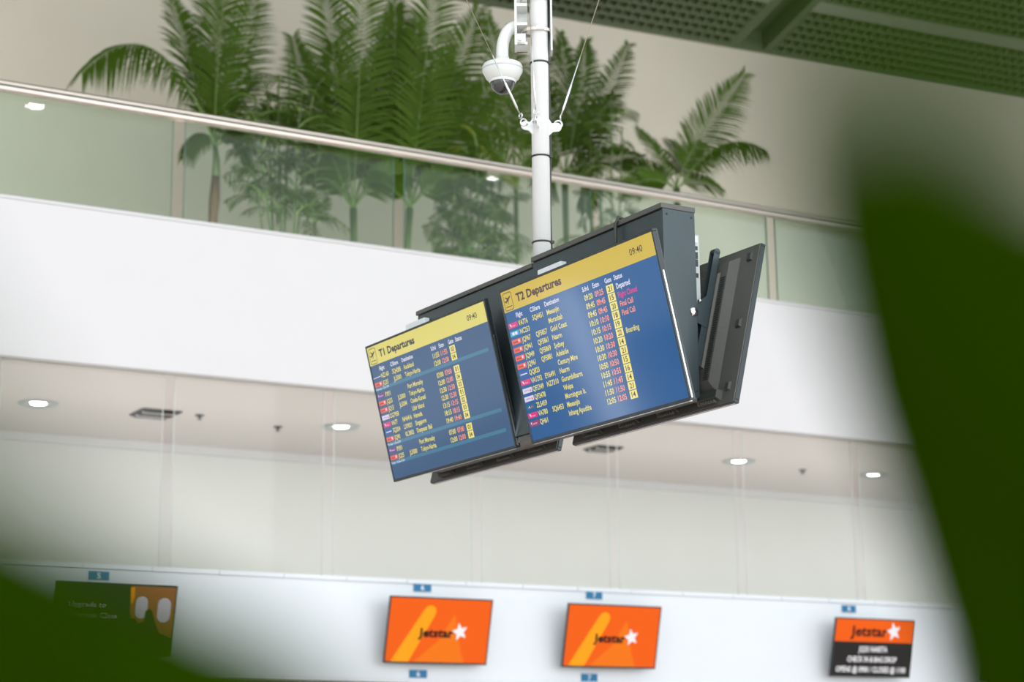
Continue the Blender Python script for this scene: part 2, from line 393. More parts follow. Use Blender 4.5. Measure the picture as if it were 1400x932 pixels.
# ------------------------------------------------------------ departures board
AL = math.radians(91.2546); TH = math.radians(13.85)
a = Vector((math.cos(AL), math.sin(AL), 0)); sv = Vector((math.sin(AL), -math.cos(AL), 0)); zv = Vector((0, 0, 1))
W_, H_ = 1.11, .655
def P(L, Sd, z): return a*L + sv*Sd + zv*z
t_front = zv*math.cos(TH) - sv*math.sin(TH); t_rear = zv*math.cos(TH) + sv*math.sin(TH)
scr_blue1 = screen_mat('display_slate_blue', srgb(50, 84, 122), 1.0, .12)
scr_blue2 = screen_mat('display_deep_blue', srgb(4, 82, 140), 1.0, .10)
scr_head1 = screen_mat('header_pale_yellow', srgb(218, 206, 108), 1.0, .12)
scr_head2 = screen_mat('header_golden_yellow', srgb(204, 176, 58), 1.0, .12)
s_navy = screen_mat('text_navy', srgb(22, 32, 60)); s_maroon = screen_mat('text_maroon', srgb(62, 18, 34))
s_white = screen_mat('text_white', srgb(225, 225, 238)); s_yellow = screen_mat('text_yellow', srgb(226, 212, 110))
s_coral = screen_mat('text_coral', srgb(244, 148, 124)); s_pink = screen_mat('text_pink', srgb(222, 60, 130))
s_tile = screen_mat('tile_yellow', srgb(240, 224, 118)); s_orange = screen_mat('badge_orange', srgb(228, 92, 70))
s_mag = screen_mat('badge_magenta', srgb(218, 40, 118)); s_cyan = screen_mat('badge_cyan', srgb(50, 160, 205)); s_purple = screen_mat('badge_purple', srgb(110, 50, 130))
s_blue = screen_mat('badge_blue', srgb(24, 84, 160)); s_lil = screen_mat('badge_white', srgb(214, 208, 232)); s_band = screen_mat('band_teal', srgb(62, 118, 146))
s_plum = screen_mat('badge_plum', srgb(150, 50, 96)); s_red = screen_mat('badge_dark', srgb(90, 30, 40))
s_teal = screen_mat('badge_teal', srgb(24, 96, 130)); s_none = scr_blue1
BADGE = {'O': s_orange, 'M': s_mag, 'C': s_cyan, 'P': s_purple, 'B': s_blue, 'W': s_lil, 'T': s_teal, 'L': s_plum}

def pict(t, y, m):
    """aircraft taking off over a line, in a rounded frame"""
    def rr(x0, x1, z0, z1, r, n=5):
        q = []
        for cx, cz_, a0 in ((x1-r, z1-r, 0), (x0+r, z1-r, 90), (x0+r, z0+r, 180), (x1-r, z0+r, 270)):
            for k in range(n+1): an = math.radians(a0+90*k/n); q.append((cx+r*math.cos(an), cz_+r*math.sin(an)))
        return q
    o1 = rr(0, .066, 0, .076, .010); o2 = rr(.003, .063, .003, .073, .008); n = len(o1)
    ox, oz = outline(W_, H_, .022, .094)
    mb = MB(); mb.add([(ox+x, y, oz+z) for x, z in o1+o2], [(i, (i+1) % n, (i+1) % n+n, i+n) for i in range(n)])
    R = lambda p, an: (p[0]*math.cos(an)-p[1]*math.sin(an), p[0]*math.sin(an)+p[1]*math.cos(an))
    an = math.radians(28); c = (.033, .046)
    for poly in ([(-.024, -.0035), (.018, -.0035), (.024, -.001), (.023, .002), (.016, .004), (-.022, .0035)],
                 [(-.004, .002), (.006, .002), (-.008, .019), (-.013, .019)], [(-.002, -.002), (.007, -.002), (-.010, -.016), (-.014, -.016)],
                 [(-.024, .003), (-.018, .003), (-.024, .010), (-.028, .010)]):
        mb.add([(ox+c[0]+R(p, an)[0], y-.0001, oz+c[1]+R(p, an)[1]) for p in poly], [tuple(range(len(poly)))])
    mb.box(ox+.011, ox+.055, y-.0001, y, oz+.014, oz+.0175)
    return mb.build('pictogram', m, t)

def departures(L0, z0, S0, title, tmat, hmat, bgmat, rows, bands, label):
    origin = P(L0, S0, z0) + a*(W_/2) - t_front*H_
    t = monitor('departures_screen', frame_matrix(origin, -a, t_front), W_, H_, label, 'departures screen', 'departures screens on the hanging board', bgmat)
    y = .0026
    h = MB(); x0, zt = outline(W_, H_, .0102, .0102); x1, zb = outline(W_, H_, 1.0998, .0985)
    hd = h.box(x0, x1, y-.0001, y, zb, zt).build('header_band', hmat, t)
    y2 = y-.0006
    pict(hd, y2, tmat)
    mb = MB(); lx, lz = outline(W_, H_, .118, .054); put_text(mb, title, lx, lz, .032, y2, width=.342, bold=.035); mb.build('heading', tmat, hd)
    mb = MB(); lx, lz = outline(W_, H_, .940, .054); put_text(mb, '09:40', lx, lz, .025, y2, width=.084, bold=.008); mb.build('clock', tmat, hd)
    mb = MB()
    for tx, x in (('Flight', .090), ('C/Share', .199), ('Destination', .310), ('Schd', .588), ('Estm', .661), ('Gate', .745), ('Status', .808)):
        lx, lz = outline(W_, H_, x, .1225); put_text(mb, tx, lx, lz, .0185, y2, sx=.86, bold=.020)
    mb.build('column_headings', s_white, t)
    for yc, tx in bands:
        lx, lz = outline(W_, H_, .014, yc)
        bnd = MB().box(lx, lx+1.045, y-.0001, y, lz-.0078, lz+.0078).build('date_band', s_band, t)
        mb = MB(); put_text(mb, tx, lx+.003, lz, .0105, y2, width=.128, bold=.006); mb.build('date_text', s_white, bnd)
    for yc, badge, fl, cs, dest, sch, est, gate, status, scol in rows:
        lx, lz = outline(W_, H_, 0, yc)
        mb = MB()
        put_text(mb, fl, lx+.094, lz, .0205, y2, sx=.86, bold=.022)
        if cs: put_text(mb, cs, lx+.204, lz, .0205, y2, sx=.86, bold=.022)
        put_text(mb, dest, lx+.314, lz, .0205, y2, sx=.86, bold=.022)
        put_text(mb, sch, lx+.590, lz, .0215, y2, width=.059, bold=.026)
        mb.cur = 1; put_text(mb, est, lx+.664, lz, .0215, y2, width=.059, bold=.026)
        if status: mb.cur = 2; put_text(mb, status, lx+.812, lz, .0205, y2, sx=.80, bold=.020)
        row = mb.build('flight_row', [s_yellow, s_coral, scol or s_yellow], t)
        g = MB().box(lx+.745, lx+.793, y-.0001, y, lz-.0158, lz+.0158); g.cur = 1; put_text(g, gate, lx+.769, lz, .020, y2, width=.026, bold=.02, align='C')
        g.build('gate_tile', [s_tile, s_navy], row)
        b = MB()
        if badge == 'N':
            b.cur = 1; b.flat([(lx+.016, lz-.004), (lx+.086, lz-.002), (lx+.090, lz+.006), (lx+.084, lz+.001), (lx+.016, lz-.001)], y2)
        else:
            b.box(lx+.016, lx+.087, y-.0001, y, lz-.0105, lz+.0105); b.cur = 1
            if badge == 'O':
                put_text(b, 'Jetstar', lx+.026, lz, .008, y2, width=.036, bold=.01); b.cur = 2; star(b, lx+.072, lz+.001, .009, y2)
            elif badge == 'M': b.cur = 2; b.flat([(lx+.026, lz+.008), (lx+.038, lz+.004), (lx+.040, lz-.007), (lx+.033, lz-.003)], y2); put_text(b, 'virgin', lx+.044, lz-.002, .005, y2, width=.026)
            elif badge == 'W': b.cur = 1; put_text(b, 'QANTAS', lx+.028, lz, .006, y2, width=.036); b.cur = 3; b.flat([(lx+.068, lz-.006), (lx+.082, lz-.006), (lx+.074, lz+.006)], y2)
            elif badge == 'C': b.cur = 2; b.box(lx+.032, lx+.050, y2, y2+.0001, lz-.006, lz+.006); b.box(lx+.054, lx+.072, y2, y2+.0001, lz-.006, lz+.006)
            elif badge == 'T': b.cur = 2; b.flat([(lx+.03, lz-.006), (lx+.04, lz+.006), (lx+.05, lz-.006), (lx+.04, lz)], y2); b.cur = 3; b.flat([(lx+.05, lz-.006), (lx+.06, lz+.006), (lx+.07, lz-.006), (lx+.06, lz)], y2)
            elif badge == 'B': b.cur = 2; b.box(lx+.026, lx+.078, y2, y2+.0001, lz-.002, lz+.002)
            else: b.cur = 2; b.flat([(lx+.024, lz+.006), (lx+.034, lz+.006), (lx+.030, lz-.006)], y2); put_text(b, 'air', lx+.040, lz, .007, y2, width=.036)
        b.build('airline_badge', [BADGE.get(badge, s_blue), s_red if badge in 'OW' else s_white, s_white, s_orange], row)
    return t
def star(mb, x, z, r, y, rot=.25):
    pts = []
    for k in range(10):
        an = PI/2+rot+k*PI/5; rr = r if k % 2 == 0 else r*.45
        pts.append((x+rr*math.cos(an), z+rr*math.sin(an)))
    c = len(pts); mb.add([(p[0], y, p[1]) for p in pts]+[(x, y, z)], [(i, (i+1) % c, c) for i in range(c)])

y0 = .157; dp = .0347
r1 = [(y0, 'N', 'NZ160', 'SQ4285', 'Auckland', '11:55', '11:55', '03'), (y0+dp, 'O', 'JQ25', 'JL5000', 'Tokyo-Narita', '12:00', '12:00', '04')]
for k, r in enumerate([('P', 'PX91', '', 'Port Moresby', '07:00', '07:00', '01'), ('O', 'JQ25', 'JL5000', 'Tokyo-Narita', '12:00', '12:00', '04'), ('O', 'JQ15', 'JL5004', 'Osaka-Kansai', '12:30', '12:30', '03'),
        ('W', 'CG7958', '', 'Lihir Island', '12:30', '12:30', '01'), ('M', 'VA77', 'NH6416', 'Haneda', '13:15', '13:15', '02'), ('B', 'SQ204', 'LX9021', 'Singapore', '18:15', '18:15', '03'), ('O', 'JQ90', 'KL3803', 'Denpasar Bali', '19:40', '19:40', '04')]):
    r1.append((.247+.0346*k,)+r)
r1 += [(.508, 'P', 'PX91', '', 'Port Moresby', '07:00', '07:00', '01'), (.5425, 'O', 'JQ25', 'JL5000', 'Tokyo-Narita', '12:00', '12:00', '04')]
r1 = [r+('', None) for r in r1]
r2 = []
for k, r in enumerate([('M', 'VA776', 'SQ6451', 'Meeanjin', '09:20', '09:25', '21', 'Departed', s_white), ('C', 'NC253', '', 'Moranbah', '09:45', '09:45', '15', 'Flight Closed', s_pink),
        ('O', 'JQ967', 'QF5857', 'Gold Coast', '09:45', '09:45', '20', 'Final Call', s_coral), ('O', 'JQ941', 'QF5861', 'Naarm', '10:10', '10:10', '18', 'Final Call', s_coral),
        ('O', 'JQ949', 'QF5869', 'Sydney', '10:15', '10:15', '19', '', None), ('O', 'JQ961', 'QF5881', 'Adelaide', '10:20', '10:20', '22', 'Boarding', s_yellow),
        ('B', 'QQ823', '', 'Century Mine', '10:30', '10:30', '14', '', None), ('M', 'VA1292', 'EY6491', 'Naarm', '10:30', '10:30', '21', '', None),
        ('W', 'QF2349', 'NZ7310', 'Gurambilbarra', '10:50', '10:50', '15', '', None), ('W', 'QF2478', '', 'Weipa', '10:55', '10:55', '16', '', None),
        ('T', 'ZL5459', '', 'Mornington Is.', '11:45', '11:45', '14', '', None), ('M', 'VA780', 'SQ6453', 'Meeanjin', '11:50', '11:50', '21', '', None),
        ('L', 'QH61', '', 'Inhang Apudtha', '12:05', '12:05', '14', '', None)]):
    r2.append((y0+dp*k,)+r)
departures(7.1169, 3.6172, 4.2066, 'T1 Departures', s_navy, scr_head1, scr_blue1, r1,
           [(.2135, 'Wednesday, 12 June 2024'), (.478, 'Thursday, 13 June 2024'), (.5665, 'Friday, 14 June 2024')],
           'farther departures screen headed T1 with a pale yellow header on slate blue')
departures(5.8035, 3.5987, 4.1569, 'T2 Departures', s_maroon, scr_head2, scr_blue2, r2, [],
           'nearer departures screen headed T2 with a golden header on deep blue')
for L0, lab in ((5.80, 'dark back of the rear-facing screen at the right end of the board'), (7.03, 'underside of the rear-facing screen at the left, below the T1 screen')):
    o_ = P(L0+W_/2, 4.691, 3.606) - t_rear*H_
    monitor('departures_screen', frame_matrix(o_, a, t_rear), W_, H_, lab, 'departures screen', 'departures screens on the hanging board', scr_blue1, mount_dir=1)

# housing between the screens (world coordinates from board coordinates)
hs = thing('board_housing', P(7, 4.425, 3.02), 'long charcoal box housing hung on the pole between the back-to-back screens', 'housing')
def bbox(mb, L0, L1, s0, s1, z0, z1):
    return mb.add([P(L, Q, z) for L in (L0, L1) for Q in (s0, s1) for z in (z0, z1)], [(0,1,3,2),(4,6,7,5),(0,4,5,1),(2,3,7,6),(0,2,6,4),(1,5,7,3)])
bbox(MB(), 6.012, 6.955, 4.355, 4.500, 3.03, 3.755).build('side_panel', house_mat, hs, .003)
bbox(MB(), 6.96, 7.985, 4.36, 4.500, 3.03, 3.735).build('side_panel', house_mat, hs, .003)
bbox(MB(), 6.0, 6.955, 4.345, 4.508, 3.757, 3.778).build('lid', black_case, hs, .002)
bbox(MB(), 6.96, 7.99, 4.352, 4.508, 3.737, 3.757).build('lid', black_case, hs, .002)
bbox(MB(), 6.0, 6.0115, 4.352, 4.504, 3.02, 3.756).build('end_panel', house_mat, hs, .002)
bbox(MB(), 6.0, 7.985, 4.37, 4.49, 3.005, 3.028).build('base_plate', black_case, hs)
for z in (3.05, 3.735):
    for Q in (4.37, 4.488):
        m_ = MB().lathe([(0, .003), (.004, .002), (.005, 0)], P(5.9995, Q, z), 8, Matrix.Rotation(PI/2, 3, 'X')); m_.build('screw', bezel_mat, hs)
MB().tube([P(6.30, 4.40, 3.785), P(6.30, 4.35, 3.792), P(6.30, 4.335, 3.76), P(6.30, 4.336, 3.60)], .007, 8).build('power_cable', black_tie, hs)
for L in (6.78, 7.95):
    bbox(MB(), L-.09, L+.09, 4.325, 4.354, 3.60, 3.70).build('media_box', sign_white, hs, .002, label='small white box peeping over a screen')
pb = MB(); bbox(pb, 6.03, 6.20, 4.512, 4.545, 3.36, 3.68); mbx = pb.build('media_box', grey_box, hs, .002, label='pale grey player box with ports')
for z, hh, m_ in ((3.66, .012, sign_white), (3.625, .008, black_tie), (3.595, .014, black_tie), (3.565, .014, black_tie), (3.515, .009, black_tie), (3.395, .010, sign_white), (3.375, .006, black_tie)):
    bbox(MB(), 6.0285, 6.0305, 4.522, 4.536, z-hh, z+hh).build('port', m_, mbx)

# ------------------------------------------------------------ pole
pc = P(6.99, 4.425, 0); px_, py_ = pc.x, pc.y
pole = thing('ceiling_pole', (px_, py_, 3.757), 'slim white pole hanging from above that carries the departures board', 'pole')
MB().tube([(px_, py_, 3.78), (px_, py_, 12.0)], .0385, 28).build('tube', pole_white, pole)
right = Vector((CR.x, CR.y, 0)).normalized(); fwd = Vector((CF.x, CF.y, 0)).normalized()
def pole_z(py): # height on the pole of a photo row
    d = CR*((738-700)/FPX) - CU*((py-466)/FPX) + CF; k = Vector((px_, py_)).length/Vector((d.x, d.y)).length
    return CAM.z + d.z*k
lugz = pole_z(174)
for az in (math.radians(205), math.radians(-2), math.radians(262)):
    d = right*math.cos(az) + fwd*math.sin(az); p3 = Vector((px_, py_, lugz))
    n_ = d.cross(zv)
    mb = MB(); prof = [(.03, -.045), (.055, -.022)] + [(.072+.020*math.cos(t), -.002+.020*math.sin(t)) for t in [(-70+20*k)*PI/180 for k in range(9)]] + [(.05, .016), (.03, .05)]
    k_ = len(prof); vs = [p3+d*q[0]+zv*q[1]+n_*.004 for q in prof]+[p3+d*q[0]+zv*q[1]-n_*.004 for q in prof]
    mb.add(vs, [tuple(range(k_)), tuple(range(2*k_-1, k_-1, -1))]+[(i, i+k_, (i+1) % k_+k_, (i+1) % k_) for i in range(k_)]); mb.build('lug', pole_white, pole)
for py in (87, 215, 332, -20):
    z = pole_z(py); m_ = MB().torus((px_, py_, z), .0405, .0042, (0, 0, 1), 24, 6); m_.box(-.008, .008, -.006, .006, -.006, .006, Matrix.Translation(Vector((px_, py_, z))+right*.044-fwd*.012))
    m_.build('cable_tie', black_tie, pole)
cb = [Vector((px_, py_, z))+right*(.040+.003*math.sin(z*9))+fwd*.016 for z in [3.79+.12*k for k in range(60)]]
MB().tube(cb, .0065, 8).build('cable', black_tie, pole)
# guy wires
for az, tilt, lab in ((216, .60, 'thin steel guy wire running up to the left from the pole lug'), (-2, .33, 'thin steel guy wire running up to the right from the pole lug'), (256, .22, 'thin steel guy wire in front of the white pole')):
    d = right*math.cos(math.radians(az)) + fwd*math.sin(math.radians(az)); dl = right*math.cos(math.radians(205))+fwd*math.sin(math.radians(205)) if az == 216 else d
    b0 = Vector((px_, py_, lugz)) + dl*.074
    u = (zv + d*tilt).normalized(); gw = thing('guy_wire', b0, lab, 'wire', 'guy wires of the board pole')
    n_ = d.cross(zv)
    MB().torus(b0+u*.012, .017, .0042, n_, 16, 8).build('shackle', chrome, gw)
    MB().tube([b0-n_*.016, b0+n_*.016], .005, 8).build('pin', chrome, gw)
    MB().torus(b0+u*.045, .011, .0035, d, 14, 6).build('eye', chrome, gw)
    MB().tube([b0+u*.055, b0+u*.08, b0+u*.085, b0+u*.20, b0+u*.205, b0+u*.33], [.003, .003, .0055, .0055, .003, .003], 8).build('turnbuckle', chrome, gw)
    top = (12.05-b0.z)/u.z
    MB().tube([b0+u*.33, b0+u*top], .0016, 6).build('cable', steel, gw)
    e = b0+u*top; struct(MB().box(e.x-.1, e.x+.1, e.y-.1, e.y+.1, 12.0, 12.1).build('ceiling_plate', white_paint))

# ------------------------------------------------------------ security camera on the pole
zc = pole_z(98); sc_ = thing('security_camera', (px_, py_, zc), 'white dome security camera on a curved arm strapped to the pole', 'camera')
base = Vector((px_, py_, 0))
ztop, zlow = pole_z(-60), pole_z(66)
def rbox(mb, r0, r1, f0, f1, z0, z1):
    return mb.add([base+right*r+fwd*f+zv*z for r in (r0, r1) for f in (f0, f1) for z in (z0, z1)], [(0,1,3,2),(4,6,7,5),(0,4,5,1),(2,3,7,6),(0,2,6,4),(1,5,7,3)])
mb = MB(); rbox(mb, -.108, -.098, -.05, .05, zlow, ztop); rbox(mb, -.098, -.05, .042, .05, zlow, ztop); rbox(mb, -.098, -.060, -.05, -.044, zlow, zlow+.05)
for k in range(4): rbox(mb, -.098, -.052, -.05, .05, zlow+.09*k, zlow+.09*k+.012)
rbox(mb, .050, .058, -.03, .05, zlow-.02, ztop); rbox(mb, .030, .058, .045, .05, zlow-.02, ztop)
bro = mb.build('pole_bracket', cam_white, sc_)
MB().tube([base+right*-.085+fwd*-.0505+zv*(zlow+.025), base+right*-.085+fwd*-.058+zv*(zlow+.025)], .009, 12).build('bolt', chrome, bro)
for py in (44, 1):
    z = pole_z(py); m_ = MB()
    ring = [base+right*(.07*math.cos(t)-.012)+fwd*.052*math.sin(t)+zv*z for t in [2*PI*k/28 for k in range(29)]]
    for p0, p1 in zip(ring, ring[1:]): m_.add([p0-zv*.007, p1-zv*.007, p1+zv*.007, p0+zv*.007, (p0-base-zv*z)*.97+base+zv*(z-.007), (p1-base-zv*z)*.97+base+zv*(z-.007), (p1-base-zv*z)*.97+base+zv*(z+.007), (p0-base-zv*z)*.97+base+zv*(z+.007)], [(0,1,2,3),(7,6,5,4),(3,2,6,7),(0,4,5,1)])
    rbox(m_, -.012, .022, -.064, -.050, z-.009, z+.009)
    m_.build('strap_clamp', steel, sc_)
hx = -.163
zt = pole_z(82)
arm = [base+right*-.103+zv*(zt+.155), base+right*-.118+zv*(zt+.152), base+right*-.142+zv*(zt+.130), base+right*-.158+zv*(zt+.09), base+right*hx+zv*(zt+.05), base+right*hx+zv*(zt-.005)]
fine = []
for i in range(len(arm)-1):
    for k in range(4): fine.append(arm[i].lerp(arm[i+1], k/4))
fine.append(arm[-1])
for _ in range(2): fine = [fine[0]]+[(fine[i-1]+fine[i]*2+fine[i+1])/4 for i in range(1, len(fine)-1)]+[fine[-1]]
MB().tube(fine, .027, 16).build('arm', cam_white, sc_)
cc = base+right*hx
MB().lathe([(.0, .012), (.030, .012), (.032, -.01), (.035, -.012), (.084, -.022), (.088, -.030), (.088, -.055), (.080, -.068), (.074, -.082), (.060, -.095), (.055, -.098)], cc+zv*zt, 36).build('housing', cam_white, sc_)
MB().lathe([(.0885, -.042), (.090, -.045), (.0885, -.048)], cc+zv*zt, 36).build('seam', grey_box, sc_)
MB().lathe([(.057, -.090), (.060, -.099), (.056, -.106)], cc+zv*zt, 36).build('dome_ring', cam_white, sc_)
dm = MB().lathe([(.054*math.cos(t), -.100-.056*math.sin(t)) for t in [PI/2*k/10 for k in range(11)]], cc+zv*zt, 36).build('dome', smoke_dome, sc_)

# ------------------------------------------------------------ check-in screens and number signs
TT = math.radians(13.6); t_tv = Vector((0, -math.sin(TT), math.cos(TT))); Xw = Vector((1, 0, 0))
tv_orange = mat('tv_orange', (.01, .01, .01, 1), .5, spec=.06, emit=srgb(248, 98, 2), estr=1.0/2**EXPO)
tv_amber = mat('tv_amber', (.01, .01, .01, 1), .5, spec=.06, emit=srgb(255, 160, 10), estr=1.1/2**EXPO)
tv_mid = mat('tv_mid_orange', (.01, .01, .01, 1), .5, spec=.06, emit=srgb(250, 122, 10), estr=1.0/2**EXPO)
tv_dark = mat('tv_dark', (.01, .01, .01, 1), .5, spec=.06, emit=srgb(38, 36, 34), estr=1./2**EXPO)
tv_white = mat('tv_white', (.01, .01, .01, 1), .5, spec=.06, emit=srgb(240, 238, 240), estr=1.1/2**EXPO)
tv_black = mat('tv_black', (.01, .01, .01, 1), .5, spec=.06, emit=srgb(20, 10, 6), estr=1./2**EXPO)
tv_tan = mat('tv_tan', (.01, .01, .01, 1), .5, spec=.06, emit=srgb(170, 100, 62), estr=1./2**EXPO)
tv_shade = mat('tv_shade', (.01, .01, .01, 1), .5, spec=.06, emit=srgb(50, 32, 22), estr=1./2**EXPO)
tv_sky = mat('tv_sky', (.01, .01, .01, 1), .5, spec=.06, emit=srgb(225, 215, 230), estr=1./2**EXPO)
tv_green = mat('tv_green', (.01, .01, .01, 1), .5, spec=.06, emit=srgb(28, 40, 26), estr=1./2**EXPO)
TW, THh = 1.005, .575
def tv(xc, bgm, label, draw, zb=2.595, yoff=0, frame_name='checkin_screen'):
    org = Vector((xc, 15.36, zb))
    t = monitor(frame_name, frame_matrix(org, Xw, t_tv), TW, THh, label, 'screen', 'screens over the check-in desks', bgm, bez=.012, deep=False)
    MB().box(-.12, .12, .060, .178, .16, .19).build('wall_bracket', tv_case, t)
    draw(t); return t
def capsule(mb, p, q, r, y):
    p = Vector(p); q = Vector(q); an = math.atan2(q.y-p.y, q.x-p.x); pts = []
    for k in range(11): b = an+PI/2+PI*k/10; pts.append((p.x+r*math.cos(b), p.y+r*math.sin(b)))
    for k in range(11): b = an-PI/2+PI*k/10; pts.append((q.x+r*math.cos(b), q.y+r*math.sin(b)))
    mb.flat(pts, y)
def draw_orange(t):
    w2 = TW/2-.012
    mb = MB(); mb.flat([(-.22, .014), (.12, .30), (.20, .18), (.28, .014)], .0026); mb.flat([(-.10, .014), (.14, .44), (.26, .014)], .0024); mb.build('pale_stripe', tv_mid, t)
    mb = MB(); pts = [(-w2+.03, .014)]
    pts += [(-.36+.0, .014), (-.16, .014+.03)] if False else []
    mb.flat([(-.44, .014), (-.16, .47), (-.13, .50), (-.09, .505), (-.055, .485), (-.045, .45), (-.06, .41), (-.27, .014)], .0020); mb.build('amber_stripe', tv_amber, t)
    mb = MB(); put_text(mb, 'Jetstar', -.20, .270, .072, .0014, width=.345, bold=.04); mb.build('lettering', tv_black, t)
    mb = MB(); star(mb, .205, .285, .080, .0010); mb.build('star', tv_white, t)
def draw_info(t):
    w2 = TW/2-.012
    MB().box(-w2, w2, .0024, .0026, .345, THh-.012).build('orange_header', tv_orange, t)
    mb = MB(); put_text(mb, 'Jetstar', -.305, .450, .095, .0016, width=.47, bold=.03); mb.build('lettering', tv_black, t)
    mb = MB(); star(mb, .24, .455, .095, .0010); mb.build('star', tv_white, t)
    mb = MB(); put_text(mb, 'JQ25 NARITA', 0, .275, .052, .0016, width=.36, align='C', bold=.025); put_text(mb, 'CHECK IN & BAG DROP', 0, .175, .052, .0016, width=.62, align='C', bold=.025)
    put_text(mb, 'OPENS @ 0900 / CLOSES @ 1100', 0, .075, .052, .0016, width=.88, align='C', bold=.025); mb.build('notice_text', tv_white, t)
def draw_cabin(t):
    w2 = TW/2-.012
    MB().box(.12, w2, .0024, .0026, .0175, THh-.014).build('cabin_wall', tv_tan, t)
    mb = MB(); capsule(mb, (.215, .35), (.215, .43), .050, .0019); capsule(mb, (.405, .33), (.405, .42), .055, .0019); mb.build('cabin_window', tv_sky, t)
    mb = MB(); mb.flat([(.12, .0176), (w2, .0176), (w2, .15), (.38, .19), (.33, .30), (.31, .36), (.28, .385), (.25, .36), (.245, .28), (.20, .26), (.17, .30), (.14, .30), (.12, .36)], .0014); mb.build('passenger', tv_shade, t)
    mb = MB(); mb.flat([(.11, .55), (.145, .55), (.15, .47), (.13, .41), (.12, .43)], .0013); mb.build('warm_glow', tv_amber, t)
    mb = MB(); put_text(mb, 'Upgrade to', -.08, .40, .042, .0016, width=.30, align='R'); put_text(mb, 'Business Class', .02, .315, .042, .0016, width=.40, align='R'); mb.build('advert_text', tv_white, t)
def draw_upgrade(t):
    mb = MB(); put_text(mb, 'Upgrade to', -.40, .43, .055, .0016, width=.40); put_text(mb, 'Business Class', -.42, .34, .055, .0016, width=.50); mb.build('advert_text', tv_white, t)
    MB().box(-.42, -.10, .0015, .0020, .265, .285).build('orange_line', tv_orange, t)
    mb = MB(); put_text(mb, 'Jetstar', -.44, .045, .035, .0016, width=.15); mb.build('lettering', tv_white, t)
tv(5.215, tv_dark, 'dark advert screen showing passengers at aircraft cabin windows, at the far left', draw_cabin)
tv(8.13, tv_orange, 'left one of the two all-orange check-in screens', draw_orange)
tv(9.91, tv_orange, 'right one of the two all-orange check-in screens', draw_orange)
tv(12.955, tv_dark, 'half orange half dark check-in screen with opening times', draw_info, zb=2.565)
tv(14.93, tv_green, 'dark green advert screen partly hidden by the blurred leaf at right', draw_upgrade, zb=2.555)
for (x, z, ch, lab) in ((5.144, 3.237, '5', 'blue plate with number 5 above the dark advert screen'), (8.072, 3.262, '6', 'blue plate with number 6 above the left orange screen'), (8.03, 2.517, '6', 'blue plate with number 6 under the left orange screen'),
        (9.85, 3.262, '7', 'blue plate with number 7 above the right orange screen'), (9.78, 2.515, '7', 'blue plate with number 7 under the right orange screen'), (12.836, 3.239, '8', 'blue plate with number 8 above the half orange screen')):
    zz = z
    t = thing('number_sign', (x, 15.49, zz-.034), lab, 'sign', 'desk number signs')
    MB().box(x-.085, x+.085, 15.490, 15.499, zz-.034, zz+.034).build('plate', sign_blue, t)
    mb = MB(); put_text(mb, ch, x, zz, .045, 15.4895, sx=1.1, align='C', bold=.02); mb.build('numeral', sign_white, t)
t = thing('added_glow_panel', (-2.58, 15.45, .9), 'unseen glowing panel added for the pale streak mirrored in the T2 screen', 'added glow panel')  # invented glowing surface, there only for its streak on the T2 display
MB().box(-2.74, -2.42, 15.45, 15.484, .9, 3.22).build('case', tv_case, t)
MB().box(-2.72, -2.44, 15.445, 15.449, .92, 3.20).build('glow_face', mat('glow_face', (.8, .8, .8, 1), .5, emit=(.9, .95, 1, 1), estr=3), t)
# white block added out of frame to brighten the reflection in the T2 screen
struct(MB().box(-2.75, -2.25, 15.5, 15.6, 0, 2.44).build('reflection_block', white_paint))

# ------------------------------------------------------------ palms on the balcony
def bez(p0, p1, p2, t): return p0*(1-t)**2 + p1*2*t*(1-t) + p2*t*t
def frond_mesh(p0, p1, p2, n, ll, lw, pet=.18, vee=.35, droop=.25, fwdk=.75, face=(15, 60)):
    """pinnate leaf: rib along a bezier, leaflets on both sides"""
    mb = MB(); K_ = 14
    pts = [bez(p0, p1, p2, i/K_) for i in range(K_+1)]
    mb.cur = 1; mb.tube(pts, [.011*(1-.85*i/K_) for i in range(K_+1)], 5, False); mb.cur = 0
    ph = math.radians(random.uniform(face[0], face[1])); NV = Vector((random.uniform(-.3, .3), -math.cos(ph), math.sin(ph))).normalized(); L = sum((pts[i+1]-pts[i]).length for i in range(K_))
    for i in range(n):
        s = pet+(1-pet)*(i+.5)/n
        p = bez(p0, p1, p2, s); t = ((p1-p0)*(1-s)+(p2-p1)*s).normalized()
        side = t.cross(NV).normalized(); up = side.cross(t).normalized()
        prof = math.sin(PI*min(1, max(0, (.12+.88*(s-pet)/(1-pet)))) ** .8)**.6 if s < .97 else .35
        for sg in (-1, 1):
            l = ll*max(.3, prof)*random.uniform(.88, 1.08); fk = fwdk*(.6+.9*s)+random.uniform(-.08, .08)
            d = (side*sg + t*fk + up*(vee+random.uniform(-.15, .15))).normalized()
            wv = t.cross(d); wv = d.cross(wv).normalized() if wv.length > 1e-4 else t
            w0 = lw*random.uniform(.8, 1.1)
            q = []; 
            for k, (u, wd) in enumerate(((0, .45), (.35, 1.), (.7, .75), (1, .03))):
                c = p + d*l*u - Vector((0, 0, 1))*droop*l*u*u
                q += [c-wv*w0*wd/2, c+wv*w0*wd/2]
            mb.add(q, [(0, 1, 3, 2), (2, 3, 5, 4), (4, 5, 7, 6)])
    return mb
def pot(t, x, y, r=.22, h=.12):
    z = 6.171
    MB().lathe([(0, z), (r*.8, z), (r, z+h), (r*.9, z+h), (r*.88, z+h-.02), (0, z+h-.02)], (x, y, 0), 20).build('pot', pot_mat, t)
def PX(px, py, Y): return at(px, py, Y)
